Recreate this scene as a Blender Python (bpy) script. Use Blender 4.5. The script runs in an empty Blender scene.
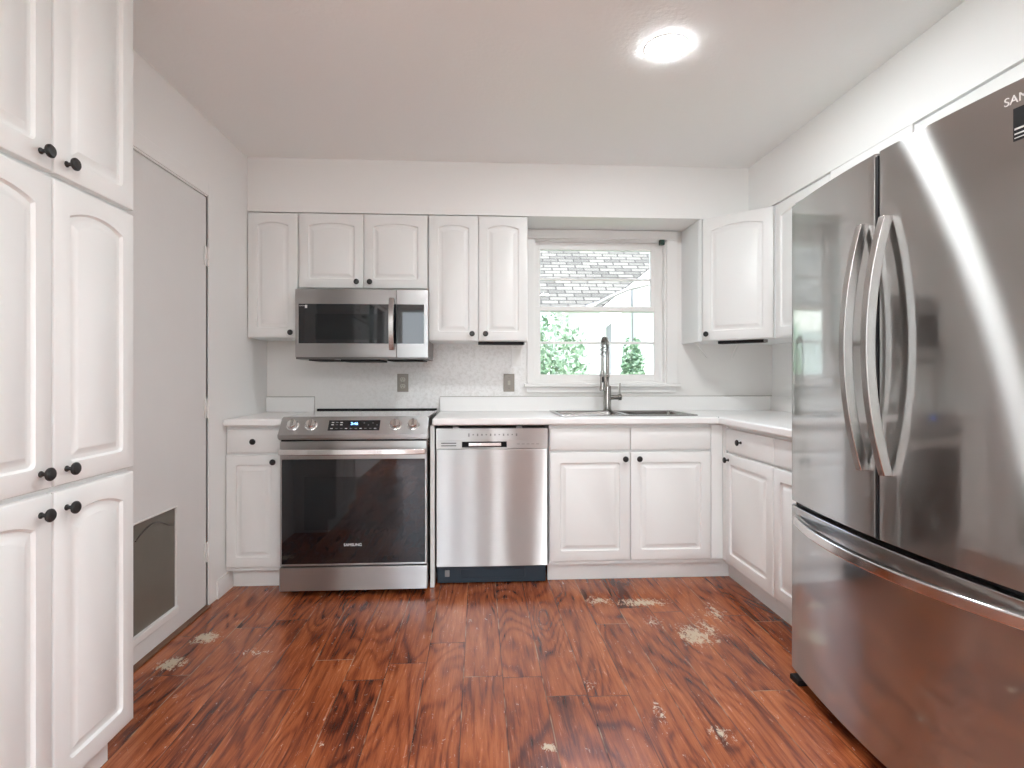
import bpy, bmesh, math, random
from mathutils import Vector, Matrix
random.seed(7)
PI = math.pi
SC = bpy.context.scene
COL = SC.collection

# ------------------------------------------------------------------ camera
cam_d = bpy.data.cameras.new('camera')
cam = bpy.data.objects.new('camera', cam_d)
COL.objects.link(cam)
SC.camera = cam
cam.location = (0, 0, 1.12)
cam.rotation_euler = (PI / 2, 0, -math.radians(3.343))
cam_d.sensor_fit = 'HORIZONTAL'
cam_d.sensor_width = 36
cam_d.lens = 36 * 565 / 1024
cam_d.shift_y = -7 / 1024
cam_d.clip_start = 0.02

# ------------------------------------------------------------------ light + exposure
SC.view_settings.view_transform = 'Standard'
SC.view_settings.look = 'None'
SC.view_settings.gamma = 1
SC.view_settings.use_curve_mapping = False
SC.view_settings.exposure = 1.38
SC.cycles.max_bounces = 14
SC.cycles.diffuse_bounces = 8
SC.cycles.glossy_bounces = 6
SC.cycles.transparent_max_bounces = 12
SC.cycles.sample_clamp_indirect = 6
SC.cycles.blur_glossy = 0.3

world = bpy.data.worlds.new('sky')
SC.world = world
world.use_nodes = True
wn = world.node_tree
bg = wn.nodes['Background']
wtc = wn.nodes.new('ShaderNodeTexCoord')
wsep = wn.nodes.new('ShaderNodeSeparateXYZ')
wr = wn.nodes.new('ShaderNodeValToRGB')
wr.color_ramp.elements[0].position = 0.0
wr.color_ramp.elements[0].color = (.90, .96, 1.0, 1)
wr.color_ramp.elements[1].position = 0.6
wr.color_ramp.elements[1].color = (.62, .78, 1.0, 1)
wn.links.new(wtc.outputs['Generated'], wsep.inputs[0])
wn.links.new(wsep.outputs['Z'], wr.inputs[0])
wn.links.new(wr.outputs[0], bg.inputs[0])
bg.inputs[1].default_value = 2.2

def sunlamp():
    d = bpy.data.lights.new('sun', 'SUN')
    d.energy = 3.0
    d.angle = math.radians(1.0)
    d.color = (1, .95, .88)
    o = bpy.data.objects.new('sun', d)
    COL.objects.link(o)
    o.location = (6, -8, 12)
    o.rotation_euler = Vector((-0.25, 0.62, -1.0)).to_track_quat('-Z', 'Y').to_euler()
sunlamp()
LAMP = 125.0        # radiance of the ceiling lamps, in view and added

# ------------------------------------------------------------------ materials
def mat(name, col, rough=.5, metal=0.0, bump=0, bscale=50, coat=0, spec=None, vary=0, vscale=5):
    m = bpy.data.materials.new(name)
    m.use_nodes = True
    nt = m.node_tree
    b = nt.nodes['Principled BSDF']
    b.inputs['Base Color'].default_value = (*col, 1)
    b.inputs['Roughness'].default_value = rough
    b.inputs['Metallic'].default_value = metal
    if coat:
        b.inputs['Coat Weight'].default_value = coat
        b.inputs['Coat Roughness'].default_value = .04
    if spec is not None:
        b.inputs['Specular IOR Level'].default_value = spec
    tc = nt.nodes.new('ShaderNodeTexCoord')
    if bump:
        n = nt.nodes.new('ShaderNodeTexNoise')
        n.inputs['Scale'].default_value = bscale
        n.inputs['Detail'].default_value = 4
        nt.links.new(tc.outputs['Object'], n.inputs['Vector'])
        bp = nt.nodes.new('ShaderNodeBump')
        bp.inputs['Strength'].default_value = bump
        bp.inputs['Distance'].default_value = .01
        nt.links.new(n.outputs['Fac'], bp.inputs['Height'])
        nt.links.new(bp.outputs[0], b.inputs['Normal'])
    if vary:
        n = nt.nodes.new('ShaderNodeTexNoise')
        n.inputs['Scale'].default_value = vscale
        n.inputs['Detail'].default_value = 5
        nt.links.new(tc.outputs['Object'], n.inputs['Vector'])
        mx = nt.nodes.new('ShaderNodeMix')
        mx.data_type = 'RGBA'
        mx.inputs[6].default_value = (*[c * (1 - vary) for c in col], 1)
        mx.inputs[7].default_value = (*[min(1, c * (1 + vary)) for c in col], 1)
        nt.links.new(n.outputs['Fac'], mx.inputs[0])
        nt.links.new(mx.outputs[2], b.inputs['Base Color'])
    return m

def emit(name, col, s):
    m = bpy.data.materials.new(name)
    m.use_nodes = True
    nt = m.node_tree
    nt.nodes.remove(nt.nodes['Principled BSDF'])
    e = nt.nodes.new('ShaderNodeEmission')
    e.inputs[0].default_value = (*col, 1)
    e.inputs[1].default_value = s
    nt.links.new(e.outputs[0], nt.nodes['Material Output'].inputs[0])
    return m

def steel(name, col, rough, blend=.5, smudge=.1, arough=.58):
    """brushed sheet metal, the brushing runs horizontally"""
    m = bpy.data.materials.new(name)
    m.use_nodes = True
    nt = m.node_tree
    L = nt.links.new
    b = nt.nodes['Principled BSDF']
    b.inputs['Base Color'].default_value = (*col, 1)
    b.inputs['Metallic'].default_value = 1
    b.inputs['Roughness'].default_value = rough
    g = nt.nodes.new('ShaderNodeBsdfAnisotropic')
    g.inputs['Color'].default_value = (*col, 1)
    g.inputs['Roughness'].default_value = arough
    g.inputs['Anisotropy'].default_value = .95
    g.inputs['Rotation'].default_value = 0
    mx = nt.nodes.new('ShaderNodeMixShader')
    mx.inputs[0].default_value = blend
    L(b.outputs[0], mx.inputs[1]); L(g.outputs[0], mx.inputs[2])
    L(mx.outputs[0], nt.nodes['Material Output'].inputs[0])
    gn = nt.nodes.new('ShaderNodeNewGeometry')
    tg = nt.nodes.new('ShaderNodeVectorMath')
    tg.operation = 'CROSS_PRODUCT'
    tg.inputs[0].default_value = (0, 0, 1)
    L(gn.outputs['Normal'], tg.inputs[1])
    L(tg.outputs[0], g.inputs['Tangent'])
    tc = nt.nodes.new('ShaderNodeTexCoord')
    mp = nt.nodes.new('ShaderNodeMapping')
    mp.inputs['Scale'].default_value = (3, 3, 6)
    L(tc.outputs['Object'], mp.inputs[0])
    n = nt.nodes.new('ShaderNodeTexNoise')
    n.inputs['Scale'].default_value = 2.2
    n.inputs['Detail'].default_value = 6
    L(mp.outputs[0], n.inputs['Vector'])
    mr = nt.nodes.new('ShaderNodeMapRange')
    mr.inputs[1].default_value = .1
    mr.inputs[2].default_value = .9
    mr.inputs[3].default_value = rough * (1 - smudge)
    mr.inputs[4].default_value = rough * (1 + smudge)
    L(n.outputs['Fac'], mr.inputs[0])
    L(mr.outputs[0], b.inputs['Roughness'])
    return m

M = {}
M['wall'] = mat('wall_paint', (.86, .862, .852), .6, bump=.05, bscale=120)
M['ceil'] = mat('ceiling_paint', (.88, .895, .885), .7, bump=.15, bscale=60)
M['trimw'] = mat('trim_paint', (.82, .81, .795), .4, bump=.04, bscale=80, vary=.03, vscale=9)
M['cab'] = mat('cabinet_paint', (.805, .81, .80), .38, vary=.015, vscale=6)
M['cabin'] = mat('cabinet_body_paint', (.77, .785, .78), .45)
M['doorp'] = mat('door_paint', (.74, .735, .725), .5, bump=.05, bscale=40, vary=.03, vscale=4)
M['counter'] = mat('white_laminate', (.86, .855, .845), .28, vary=.01, vscale=20)
M['knob'] = mat('black_knob', (.012, .011, .011), .35)
M['steel'] = steel('brushed_steel', (.68, .675, .67), .20, .78)
M['fsteel'] = steel('fridge_steel', (.62, .61, .60), .07, .42, .25)
M['dsteel'] = mat('dark_steel', (.20, .19, .185), .32, 1)
M['chrome'] = mat('polished_steel', (.75, .74, .73), .14, 1)
M['nickel'] = mat('brushed_nickel', (.42, .405, .385), .22, 1)
M['sinkst'] = mat('sink_steel', (.36, .35, .335), .25, 1)
M['hsteel'] = mat('handle_steel', (.46, .44, .425), .27, 1)
M['glassblk'] = mat('black_glass', (.003, .004, .006), .03, spec=.8)
M['ovenwin'] = mat('oven_window_glass', (.008, .010, .012), .05)
M['cooktop'] = mat('cooktop_glass', (.30, .29, .27), .06, coat=1)
M['blk'] = mat('black_plastic', (.008, .008, .009), .55, spec=.25)
M['bluish'] = mat('dark_blue_grey_plastic', (.013, .030, .048), .4)
M['greyp'] = mat('grey_plastic', (.28, .28, .28), .5)
M['ivory'] = mat('outlet_face', (.48, .45, .39), .4)
M['plate'] = mat('outlet_plate', (.30, .27, .235), .35)
M['whitep'] = mat('white_plastic', (.75, .74, .72), .4)
M['flap'] = mat('pet_flap', (.165, .15, .125), .35, vary=.12, vscale=14)
M['markw'] = mat('white_print', (.75, .75, .75), .5)
M['markg'] = mat('grey_print', (.22, .22, .22), .5)
M['green'] = mat('latch_green', (.01, .04, .03), .4)
M['lamp'] = emit('lamp_lens', (.93, .975, 1), LAMP)
M['led'] = emit('blue_led', (.15, .35, 1), 3)
M['siding'] = mat('white_siding', (.85, .85, .84), .6)
M['bark'] = mat('bark', (.16, .12, .09), .9, bump=.5, bscale=20)
M['soil'] = mat('lawn_grass', (.16, .22, .09), .9, vary=.4, vscale=3)
M['concrete'] = mat('added_patio_concrete', (.55, .53, .50), .8, vary=.12, vscale=2)
M['threshold'] = mat('worn_wood_strip', (.16, .075, .04), .5, vary=.3, vscale=12)

def glass_mat():
    m = bpy.data.materials.new('window_glass')
    m.use_nodes = True
    nt = m.node_tree
    nt.nodes.remove(nt.nodes['Principled BSDF'])
    t = nt.nodes.new('ShaderNodeBsdfTransparent')
    g = nt.nodes.new('ShaderNodeBsdfGlossy')
    g.inputs['Roughness'].default_value = .02
    fr = nt.nodes.new('ShaderNodeFresnel')
    fr.inputs[0].default_value = 1.35
    mx = nt.nodes.new('ShaderNodeMixShader')
    nt.links.new(fr.outputs[0], mx.inputs[0])
    nt.links.new(t.outputs[0], mx.inputs[1])
    nt.links.new(g.outputs[0], mx.inputs[2])
    nt.links.new(mx.outputs[0], nt.nodes['Material Output'].inputs[0])
    return m
M['glass'] = glass_mat()

def leaf_mat(name, c1, c2):
    m = mat(name, c1, .6)
    nt = m.node_tree
    n = nt.nodes.new('ShaderNodeTexNoise')
    n.inputs['Scale'].default_value = 7
    n.inputs['Detail'].default_value = 6
    r = nt.nodes.new('ShaderNodeValToRGB')
    r.color_ramp.elements[0].position = .35
    r.color_ramp.elements[0].color = (*c1, 1)
    r.color_ramp.elements[1].position = .65
    r.color_ramp.elements[1].color = (*c2, 1)
    nt.links.new(n.outputs['Fac'], r.inputs[0])
    nt.links.new(r.outputs[0], nt.nodes['Principled BSDF'].inputs['Base Color'])
    return m
M['leaf'] = leaf_mat('leaves', (.10, .19, .10), (.34, .44, .30))

def backsplash_wall_mat():
    """painted wall with a mottled pale stone-look area between counter and cabinets"""
    m = mat('back_wall_paint', (.86, .862, .852), .5)
    nt = m.node_tree
    L = nt.links.new
    b = nt.nodes['Principled BSDF']
    geo = nt.nodes.new('ShaderNodeNewGeometry')
    sep = nt.nodes.new('ShaderNodeSeparateXYZ')
    L(geo.outputs['Position'], sep.inputs[0])
    def rng(sock, a, bb):
        r = nt.nodes.new('ShaderNodeMapRange')
        r.inputs[1].default_value = a
        r.inputs[2].default_value = bb
        L(sock, r.inputs[0])
        return r.outputs[0]
    def mul(a, bb):
        x = nt.nodes.new('ShaderNodeMath')
        x.operation = 'MULTIPLY'
        L(a, x.inputs[0]); L(bb, x.inputs[1])
        return x.outputs[0]
    mask = mul(rng(sep.outputs[0], .33, .26), rng(sep.outputs[0], -1.1, -.3))
    mask = mul(mask, rng(sep.outputs[2], 1.4, 1.38))
    n = nt.nodes.new('ShaderNodeTexNoise')
    n.inputs['Scale'].default_value = 45
    n.inputs['Detail'].default_value = 8
    n.inputs['Roughness'].default_value = .7
    L(geo.outputs['Position'], n.inputs['Vector'])
    r = nt.nodes.new('ShaderNodeValToRGB')
    r.color_ramp.elements[0].position = .38
    r.color_ramp.elements[0].color = (.74, .73, .715, 1)
    r.color_ramp.elements[1].position = .55
    r.color_ramp.elements[1].color = (.86, .855, .85, 1)
    L(n.outputs['Fac'], r.inputs[0])
    mx = nt.nodes.new('ShaderNodeMix')
    mx.data_type = 'RGBA'
    mx.inputs[6].default_value = (.80, .785, .765, 1)
    L(mask, mx.inputs[0])
    L(r.outputs[0], mx.inputs[7])
    L(mx.outputs[2], b.inputs['Base Color'])
    return m
M['bwall'] = backsplash_wall_mat()

def floor_mat():
    m = bpy.data.materials.new('red_brown_laminate_planks')
    m.use_nodes = True
    nt = m.node_tree
    N = nt.nodes.new
    L = nt.links.new
    b = nt.nodes['Principled BSDF']
    geo = N('ShaderNodeNewGeometry')
    sep = N('ShaderNodeSeparateXYZ')
    L(geo.outputs['Position'], sep.inputs[0])
    def math_(op, a, c=None, clamp=False):
        x = N('ShaderNodeMath')
        x.operation = op
        x.use_clamp = clamp
        for i, v in enumerate((a, c)):
            if v is None: continue
            if isinstance(v, (int, float)): x.inputs[i].default_value = v
            else: L(v, x.inputs[i])
        return x.outputs[0]
    X, Yv = sep.outputs[0], sep.outputs[1]
    PW, PL = .1465, 1.22
    row = math_('FLOOR', math_('DIVIDE', math_('ADD', X, 10.02), PW))
    wn1 = N('ShaderNodeTexWhiteNoise'); wn1.noise_dimensions = '1D'
    L(row, wn1.inputs['W'])
    yy = math_('DIVIDE', math_('ADD', Yv, math_('MULTIPLY', wn1.outputs['Value'], PL * 3)), PL)
    colid = math_('FLOOR', yy)
    fx = math_('FRACT', math_('DIVIDE', math_('ADD', X, 10.02), PW))
    fy = math_('FRACT', yy)
    ex = math_('MULTIPLY', math_('MINIMUM', fx, math_('SUBTRACT', 1, fx)), PW)
    ey = math_('MULTIPLY', math_('MINIMUM', fy, math_('SUBTRACT', 1, fy)), PL)
    edge = math_('MINIMUM', ex, ey)
    seam = N('ShaderNodeMapRange')
    seam.inputs[1].default_value = .0008
    seam.inputs[2].default_value = .0026
    seam.inputs[3].default_value = 1
    seam.inputs[4].default_value = 0
    L(edge, seam.inputs[0])
    cmb = N('ShaderNodeCombineXYZ')
    L(row, cmb.inputs[0]); L(colid, cmb.inputs[1])
    wn2 = N('ShaderNodeTexWhiteNoise'); wn2.noise_dimensions = '3D'
    L(cmb.outputs[0], wn2.inputs['Vector'])
    rnd = wn2.outputs['Value']
    # grain coordinates: stretched along the plank, shifted for every plank
    sc = N('ShaderNodeVectorMath'); sc.operation = 'MULTIPLY'
    L(geo.outputs['Position'], sc.inputs[0])
    sc.inputs[1].default_value = (1.0, .20, 1)
    off = N('ShaderNodeVectorMath'); off.operation = 'MULTIPLY'
    L(wn2.outputs['Color'], off.inputs[0])
    off.inputs[1].default_value = (17, 23, 9)
    ad = N('ShaderNodeVectorMath'); ad.operation = 'ADD'
    L(sc.outputs[0], ad.inputs[0]); L(off.outputs[0], ad.inputs[1])
    def noise(vec, s, d, r=.55, dist=0):
        n = N('ShaderNodeTexNoise')
        n.inputs['Scale'].default_value = s
        n.inputs['Detail'].default_value = d
        n.inputs['Roughness'].default_value = r
        n.inputs['Distortion'].default_value = dist
        L(vec, n.inputs['Vector'])
        return n.outputs['Fac']
    big = noise(ad.outputs[0], 7, 3, .55, .8)
    # cathedral figure: contour lines of a smooth noise field
    cf = noise(ad.outputs[0], 5.5, 1.5, .4, .5)
    rings = math_('SINE', math_('MULTIPLY', cf, 75))
    rings = math_('POWER', math_('ADD', math_('MULTIPLY', rings, .5), .5), 2.2)
    sc2 = N('ShaderNodeVectorMath'); sc2.operation = 'MULTIPLY'
    L(ad.outputs[0], sc2.inputs[0])
    sc2.inputs[1].default_value = (1.0, .28, 1)
    fine = noise(sc2.outputs[0], 95, 6, .7, .6)
    v = math_('ADD', math_('MULTIPLY', big, .62), math_('MULTIPLY', rings, -.13))
    v = math_('ADD', v, math_('MULTIPLY', fine, .75))
    v = math_('ADD', v, math_('MULTIPLY', rnd, .10))
    v = math_('SUBTRACT', v, .16)
    ramp = N('ShaderNodeValToRGB')
    cr = ramp.color_ramp
    cr.elements[0].position = .20; cr.elements[0].color = (.032, .009, .006, 1)
    cr.elements[1].position = .90; cr.elements[1].color = (.58, .20, .075, 1)
    for p, c in ((.36, (.105, .024, .011)), (.50, (.265, .064, .022)), (.68, (.42, .125, .042))):
        e = cr.elements.new(p); e.color = (*c, 1)
    L(v, ramp.inputs[0])
    # seams: dark, in places chipped pale
    chip = noise(geo.outputs['Position'], 5, 3)
    chipr = N('ShaderNodeMapRange')
    chipr.inputs[1].default_value = .50
    chipr.inputs[2].default_value = .60
    L(chip, chipr.inputs[0])
    seamc = N('ShaderNodeMix'); seamc.data_type = 'RGBA'
    seamc.inputs[6].default_value = (.045, .018, .012, 1)
    seamc.inputs[7].default_value = (.42, .30, .19, 1)
    L(chipr.outputs[0], seamc.inputs[0])
    m1 = N('ShaderNodeMix'); m1.data_type = 'RGBA'
    L(math_('MULTIPLY', seam.outputs[0], .8), m1.inputs[0])
    L(ramp.outputs[0], m1.inputs[6]); L(seamc.outputs[2], m1.inputs[7])
    # worn spots where the print layer is gone
    spots = [(.80, 2.765, .13, .045, 1.0), (.60, 2.80, .07, .05, .8), (.93, 2.40, .07, .10, 1.0), (1.02, 2.46, .04, .13, .7), (.80, 2.55, .04, .06, .6),
             (.76, 1.73, .035, .05, .75), (.60, 1.86, .02, .06, .6), (-1.20, 2.28, .05, .05, 1.15), (-1.17, 2.50, .05, .055, 1.15),
             (-.92, 2.36, .07, .03, .55), (.215, 1.70, .022, .022, 1.1), (1.12, 2.62, .05, .10, .6), (.40, 2.03, .03, .04, .45)]
    tot = None
    for (x, y, rx, ry, s) in spots:
        dx = math_('DIVIDE', math_('SUBTRACT', X, x), rx * 1.5)
        dy = math_('DIVIDE', math_('SUBTRACT', Yv, y), ry * 1.5)
        d = math_('SQRT', math_('ADD', math_('MULTIPLY', dx, dx), math_('MULTIPLY', dy, dy)))
        q = math_('MULTIPLY', math_('SUBTRACT', 1, d, True), s)
        tot = q if tot is None else math_('MAXIMUM', tot, q)
    scw = N('ShaderNodeVectorMath'); scw.operation = 'MULTIPLY'
    L(geo.outputs['Position'], scw.inputs[0])
    scw.inputs[1].default_value = (1, .5, 1)
    wnoise = noise(scw.outputs[0], 60, 6, .75, 1.2)
    wv = math_('SUBTRACT', math_('ADD', math_('MULTIPLY', tot, .56), math_('MULTIPLY', wnoise, 1.9)), 1.22)
    wm = N('ShaderNodeMapRange')
    wm.inputs[1].default_value = 0.0
    wm.inputs[2].default_value = .10
    L(wv, wm.inputs[0])
    wear = math_('MULTIPLY', wm.outputs[0], .85)
    m2 = N('ShaderNodeMix'); m2.data_type = 'RGBA'
    L(wear, m2.inputs[0]); L(m1.outputs[2], m2.inputs[6])
    m2.inputs[7].default_value = (.60, .52, .38, 1)
    L(m2.outputs[2], b.inputs['Base Color'])
    ro = math_('ADD', math_('ADD', .17, math_('MULTIPLY', fine, .16)), math_('MULTIPLY', wear, .4))
    L(ro, b.inputs['Roughness'])
    bp = N('ShaderNodeBump')
    bp.inputs['Strength'].default_value = .22
    bp.inputs['Distance'].default_value = .003
    hh = math_('SUBTRACT', math_('MULTIPLY', v, .5), math_('MULTIPLY', seam.outputs[0], 1.0))
    L(hh, bp.inputs['Height'])
    L(bp.outputs[0], b.inputs['Normal'])
    return m
M['floor'] = floor_mat()

def shingle_mat():
    m = mat('roof_shingles', (.4, .38, .36), .9)
    nt = m.node_tree
    tc = nt.nodes.new('ShaderNodeTexCoord')
    br = nt.nodes.new('ShaderNodeTexBrick')
    br.inputs['Scale'].default_value = 1.0
    br.inputs['Brick Width'].default_value = .22
    br.inputs['Row Height'].default_value = .085
    br.inputs['Mortar Size'].default_value = .010
    br.inputs['Color1'].default_value = (.085, .078, .066, 1)
    br.inputs['Color2'].default_value = (.19, .175, .15, 1)
    br.inputs['Mortar'].default_value = (.035, .03, .025, 1)
    nt.links.new(tc.outputs['Object'], br.inputs['Vector'])
    nt.links.new(br.outputs['Color'], nt.nodes['Principled BSDF'].inputs['Base Color'])
    return m
M['shingle'] = shingle_mat()

# ------------------------------------------------------------------ mesh helpers
def link(name, bm, m, parent=None, loc=(0, 0, 0), rotz=0, bevel=0, seg=2, smooth=35):
    bmesh.ops.recalc_face_normals(bm, faces=bm.faces)
    me = bpy.data.meshes.new(name)
    bm.to_mesh(me)
    bm.free()
    me.materials.append(m)
    if smooth:
        for p in me.polygons: p.use_smooth = True
        me.set_sharp_from_angle(angle=math.radians(smooth))
    o = bpy.data.objects.new(name, me)
    COL.objects.link(o)
    if parent: o.parent = parent
    o.location = loc
    o.rotation_euler = (0, 0, rotz)
    if bevel:
        md = o.modifiers.new('bevel', 'BEVEL')
        md.width = bevel
        md.segments = seg
        md.limit_method = 'ANGLE'
        md.angle_limit = math.radians(40)
        md.harden_normals = True
    return o

def tag(o, label, cat, group=None):
    o['label'] = label
    o['category'] = cat
    if group: o['group'] = group
    return o

def thing(name, label, cat, loc=(0, 0, 0), rotz=0, group=None):
    o = bpy.data.objects.new(name, None)
    COL.objects.link(o)
    o.location = loc
    o.rotation_euler = (0, 0, rotz)
    o.empty_display_size = .1
    return tag(o, label, cat, group)

def struct(name, bm, m, bevel=0, parent=None, **k):
    o = link(name, bm, m, parent, bevel=bevel, **k)
    if parent is None: o['kind'] = 'structure'
    return o

def B(*boxes):
    """boxes given as x0,x1,y0,y1,z0,z1"""
    bm = bmesh.new()
    for b in boxes: add_box(bm, *b)
    return bm

def add_box(bm, x0, x1, y0, y1, z0, z1):
    v = [bm.verts.new((x, y, z)) for x in (x0, x1) for y in (y0, y1) for z in (z0, z1)]
    for f in ((0, 1, 3, 2), (4, 6, 7, 5), (0, 4, 5, 1), (2, 3, 7, 6), (0, 2, 6, 4), (1, 5, 7, 3)):
        bm.faces.new([v[i] for i in f])

def add_prism(bm, pts, a0, a1, axis='z'):
    """closed 2-D outline swept along an axis; pts are (x,y) for z, (x,z) for y, (y,z) for x"""
    def P(p, a):
        if axis == 'z': return (p[0], p[1], a)
        if axis == 'y': return (p[0], a, p[1])
        return (a, p[0], p[1])
    lo = [bm.verts.new(P(p, a0)) for p in pts]
    hi = [bm.verts.new(P(p, a1)) for p in pts]
    n = len(pts)
    bm.faces.new(lo); bm.faces.new(hi[::-1])
    for i in range(n):
        bm.faces.new((lo[i], lo[(i + 1) % n], hi[(i + 1) % n], hi[i]))

def prism(pts, a0, a1, axis='z'):
    bm = bmesh.new()
    add_prism(bm, pts, a0, a1, axis)
    return bm

def add_lathe(bm, prof, seg=24, axis='z', at=(0, 0, 0)):
    """prof: list of (radius, height)"""
    rings = []
    for r, h in prof:
        if r < 1e-6:
            pts = [(0, 0, h)]
        else:
            pts = [(r * math.cos(2 * PI * i / seg), r * math.sin(2 * PI * i / seg), h) for i in range(seg)]
        out = []
        for (x, y, z) in pts:
            if axis == 'y-': x, y, z = x, -z, y
            elif axis == 'x': x, y, z = z, x, y
            out.append(bm.verts.new((x + at[0], y + at[1], z + at[2])))
        rings.append(out)
    for a, b in zip(rings, rings[1:]):
        if len(a) == 1 and len(b) == 1: continue
        for i in range(seg):
            j = (i + 1) % seg
            if len(a) == 1: bm.faces.new((a[0], b[i], b[j]))
            elif len(b) == 1: bm.faces.new((a[i], b[0], a[j]))
            else: bm.faces.new((a[i], b[i], b[j], a[j]))
    for rg in (rings[0], rings[-1]):
        if len(rg) > 1: bm.faces.new(rg)

def add_tube(bm, pts, r, seg=12, cap=True):
    """round tube through points; r a number or a list"""
    pts = [Vector(p) for p in pts]
    n = len(pts)
    rr = r if isinstance(r, (list, tuple)) else [r] * n
    t0 = (pts[1] - pts[0]).normalized()
    up = Vector((0, 0, 1)) if abs(t0.z) < .9 else Vector((1, 0, 0))
    nrm = t0.cross(up).normalized()
    rings = []
    for i, p in enumerate(pts):
        a = pts[max(i - 1, 0)]; b = pts[min(i + 1, n - 1)]
        t = (b - a).normalized()
        nrm = (nrm - t * nrm.dot(t)).normalized()
        bn = t.cross(nrm)
        rings.append([bm.verts.new(p + (nrm * math.cos(2 * PI * k / seg) + bn * math.sin(2 * PI * k / seg)) * rr[i]) for k in range(seg)])
    for a, b in zip(rings, rings[1:]):
        for k in range(seg):
            j = (k + 1) % seg
            bm.faces.new((a[k], a[j], b[j], b[k]))
    if cap:
        bm.faces.new(rings[0][::-1]); bm.faces.new(rings[-1])

def tube(pts, r, seg=12):
    bm = bmesh.new()
    add_tube(bm, pts, r, seg)
    return bm

def grid_slab(xs, ys, skip, z0, z1, plane='xy'):
    """slab from a grid of cells, leaving out cells for which skip(cx,cy) is true"""
    bm = bmesh.new()
    def P(a, b, c):
        return {'xy': (a, b, c), 'xz': (a, c, b), 'yz': (c, a, b)}[plane]
    vs = {}
    def V(i, j, k):
        key = (i, j, k)
        if key not in vs: vs[key] = bm.verts.new(P(xs[i], ys[j], (z0, z1)[k]))
        return vs[key]
    inc = lambda i, j: 0 <= i < len(xs) - 1 and 0 <= j < len(ys) - 1 and not skip((xs[i] + xs[i + 1]) / 2, (ys[j] + ys[j + 1]) / 2)
    for i in range(len(xs) - 1):
        for j in range(len(ys) - 1):
            if not inc(i, j): continue
            for k in (0, 1):
                bm.faces.new((V(i, j, k), V(i + 1, j, k), V(i + 1, j + 1, k), V(i, j + 1, k)))
            if not inc(i - 1, j): bm.faces.new((V(i, j, 0), V(i, j + 1, 0), V(i, j + 1, 1), V(i, j, 1)))
            if not inc(i + 1, j): bm.faces.new((V(i + 1, j, 0), V(i + 1, j + 1, 0), V(i + 1, j + 1, 1), V(i + 1, j, 1)))
            if not inc(i, j - 1): bm.faces.new((V(i, j, 0), V(i + 1, j, 0), V(i + 1, j, 1), V(i, j, 1)))
            if not inc(i, j + 1): bm.faces.new((V(i, j + 1, 0), V(i + 1, j + 1, 0), V(i + 1, j + 1, 1), V(i, j + 1, 1)))
    return bm

def text_bm(s, size, extrude=.0006):
    cu = bpy.data.curves.new('lettering', 'FONT')
    cu.body = s
    cu.size = size
    cu.extrude = extrude
    cu.align_x = 'CENTER'
    cu.align_y = 'CENTER'
    o = bpy.data.objects.new('lettering', cu)
    COL.objects.link(o)
    dg = bpy.context.evaluated_depsgraph_get()
    me = bpy.data.meshes.new_from_object(o.evaluated_get(dg))
    bm = bmesh.new()
    bm.from_mesh(me)
    bpy.data.objects.remove(o)
    bpy.data.meshes.remove(me)
    bpy.data.curves.remove(cu)
    return bm      # lies in xy, faces +z

def lettering(name, s, size, m, parent, loc, face='-y'):
    bm = text_bm(s, size)
    bmesh.ops.rotate(bm, verts=bm.verts, cent=(0, 0, 0), matrix=Matrix.Rotation(PI / 2, 3, 'X'))
    return link(name, bm, m, parent, loc=loc, smooth=0)

# ------------------------------------------------------------------ cabinet parts (local: x across, -y outward, z up)
def outline(x0, x1, z0, z1, ins, rise, rad, n=10, c=4):
    x0 += ins; x1 -= ins; z0 += ins; z1 -= ins
    r = max(rad - ins * .6, .0015)
    pts = []
    def arc(cx, cz, a0, a1, k):
        for i in range(k + 1):
            a = a0 + (a1 - a0) * i / k
            pts.append((cx + r * math.cos(a), cz + r * math.sin(a)))
    sh = z1 - rise
    arc(x0 + r, z0 + r, PI, 1.5 * PI, c)
    arc(x1 - r, z0 + r, 1.5 * PI, 2 * PI, c)
    rt = .004 if rise else r
    r = rt
    arc(x1 - r, sh - r, 0, PI / 2 * (.6 if rise else 1), c)
    if rise:
        xa, za = pts[-1]
        xb = x0 + x1 - xa
        w = (xa - xb) / 2
        rz = z1 - za
        for i in range(1, n):
            t = i / n
            u = 1 - 2 * t
            pts.append(((x0 + x1) / 2 + w * u, za + rz * (1 - abs(u) ** 2)))
        arc2 = [(x0 + x1 - px, pz) for px, pz in pts[2 * (c + 1):3 * (c + 1)]][::-1]
        pts.extend(arc2)
    else:
        xa, za = pts[-1]
        xb = x0 + x1 - xa
        for i in range(1, n):
            pts.append((xa + (xb - xa) * i / n, za))
        arc(x0 + r, sh - r, PI / 2, PI, c)
    return pts

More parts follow.
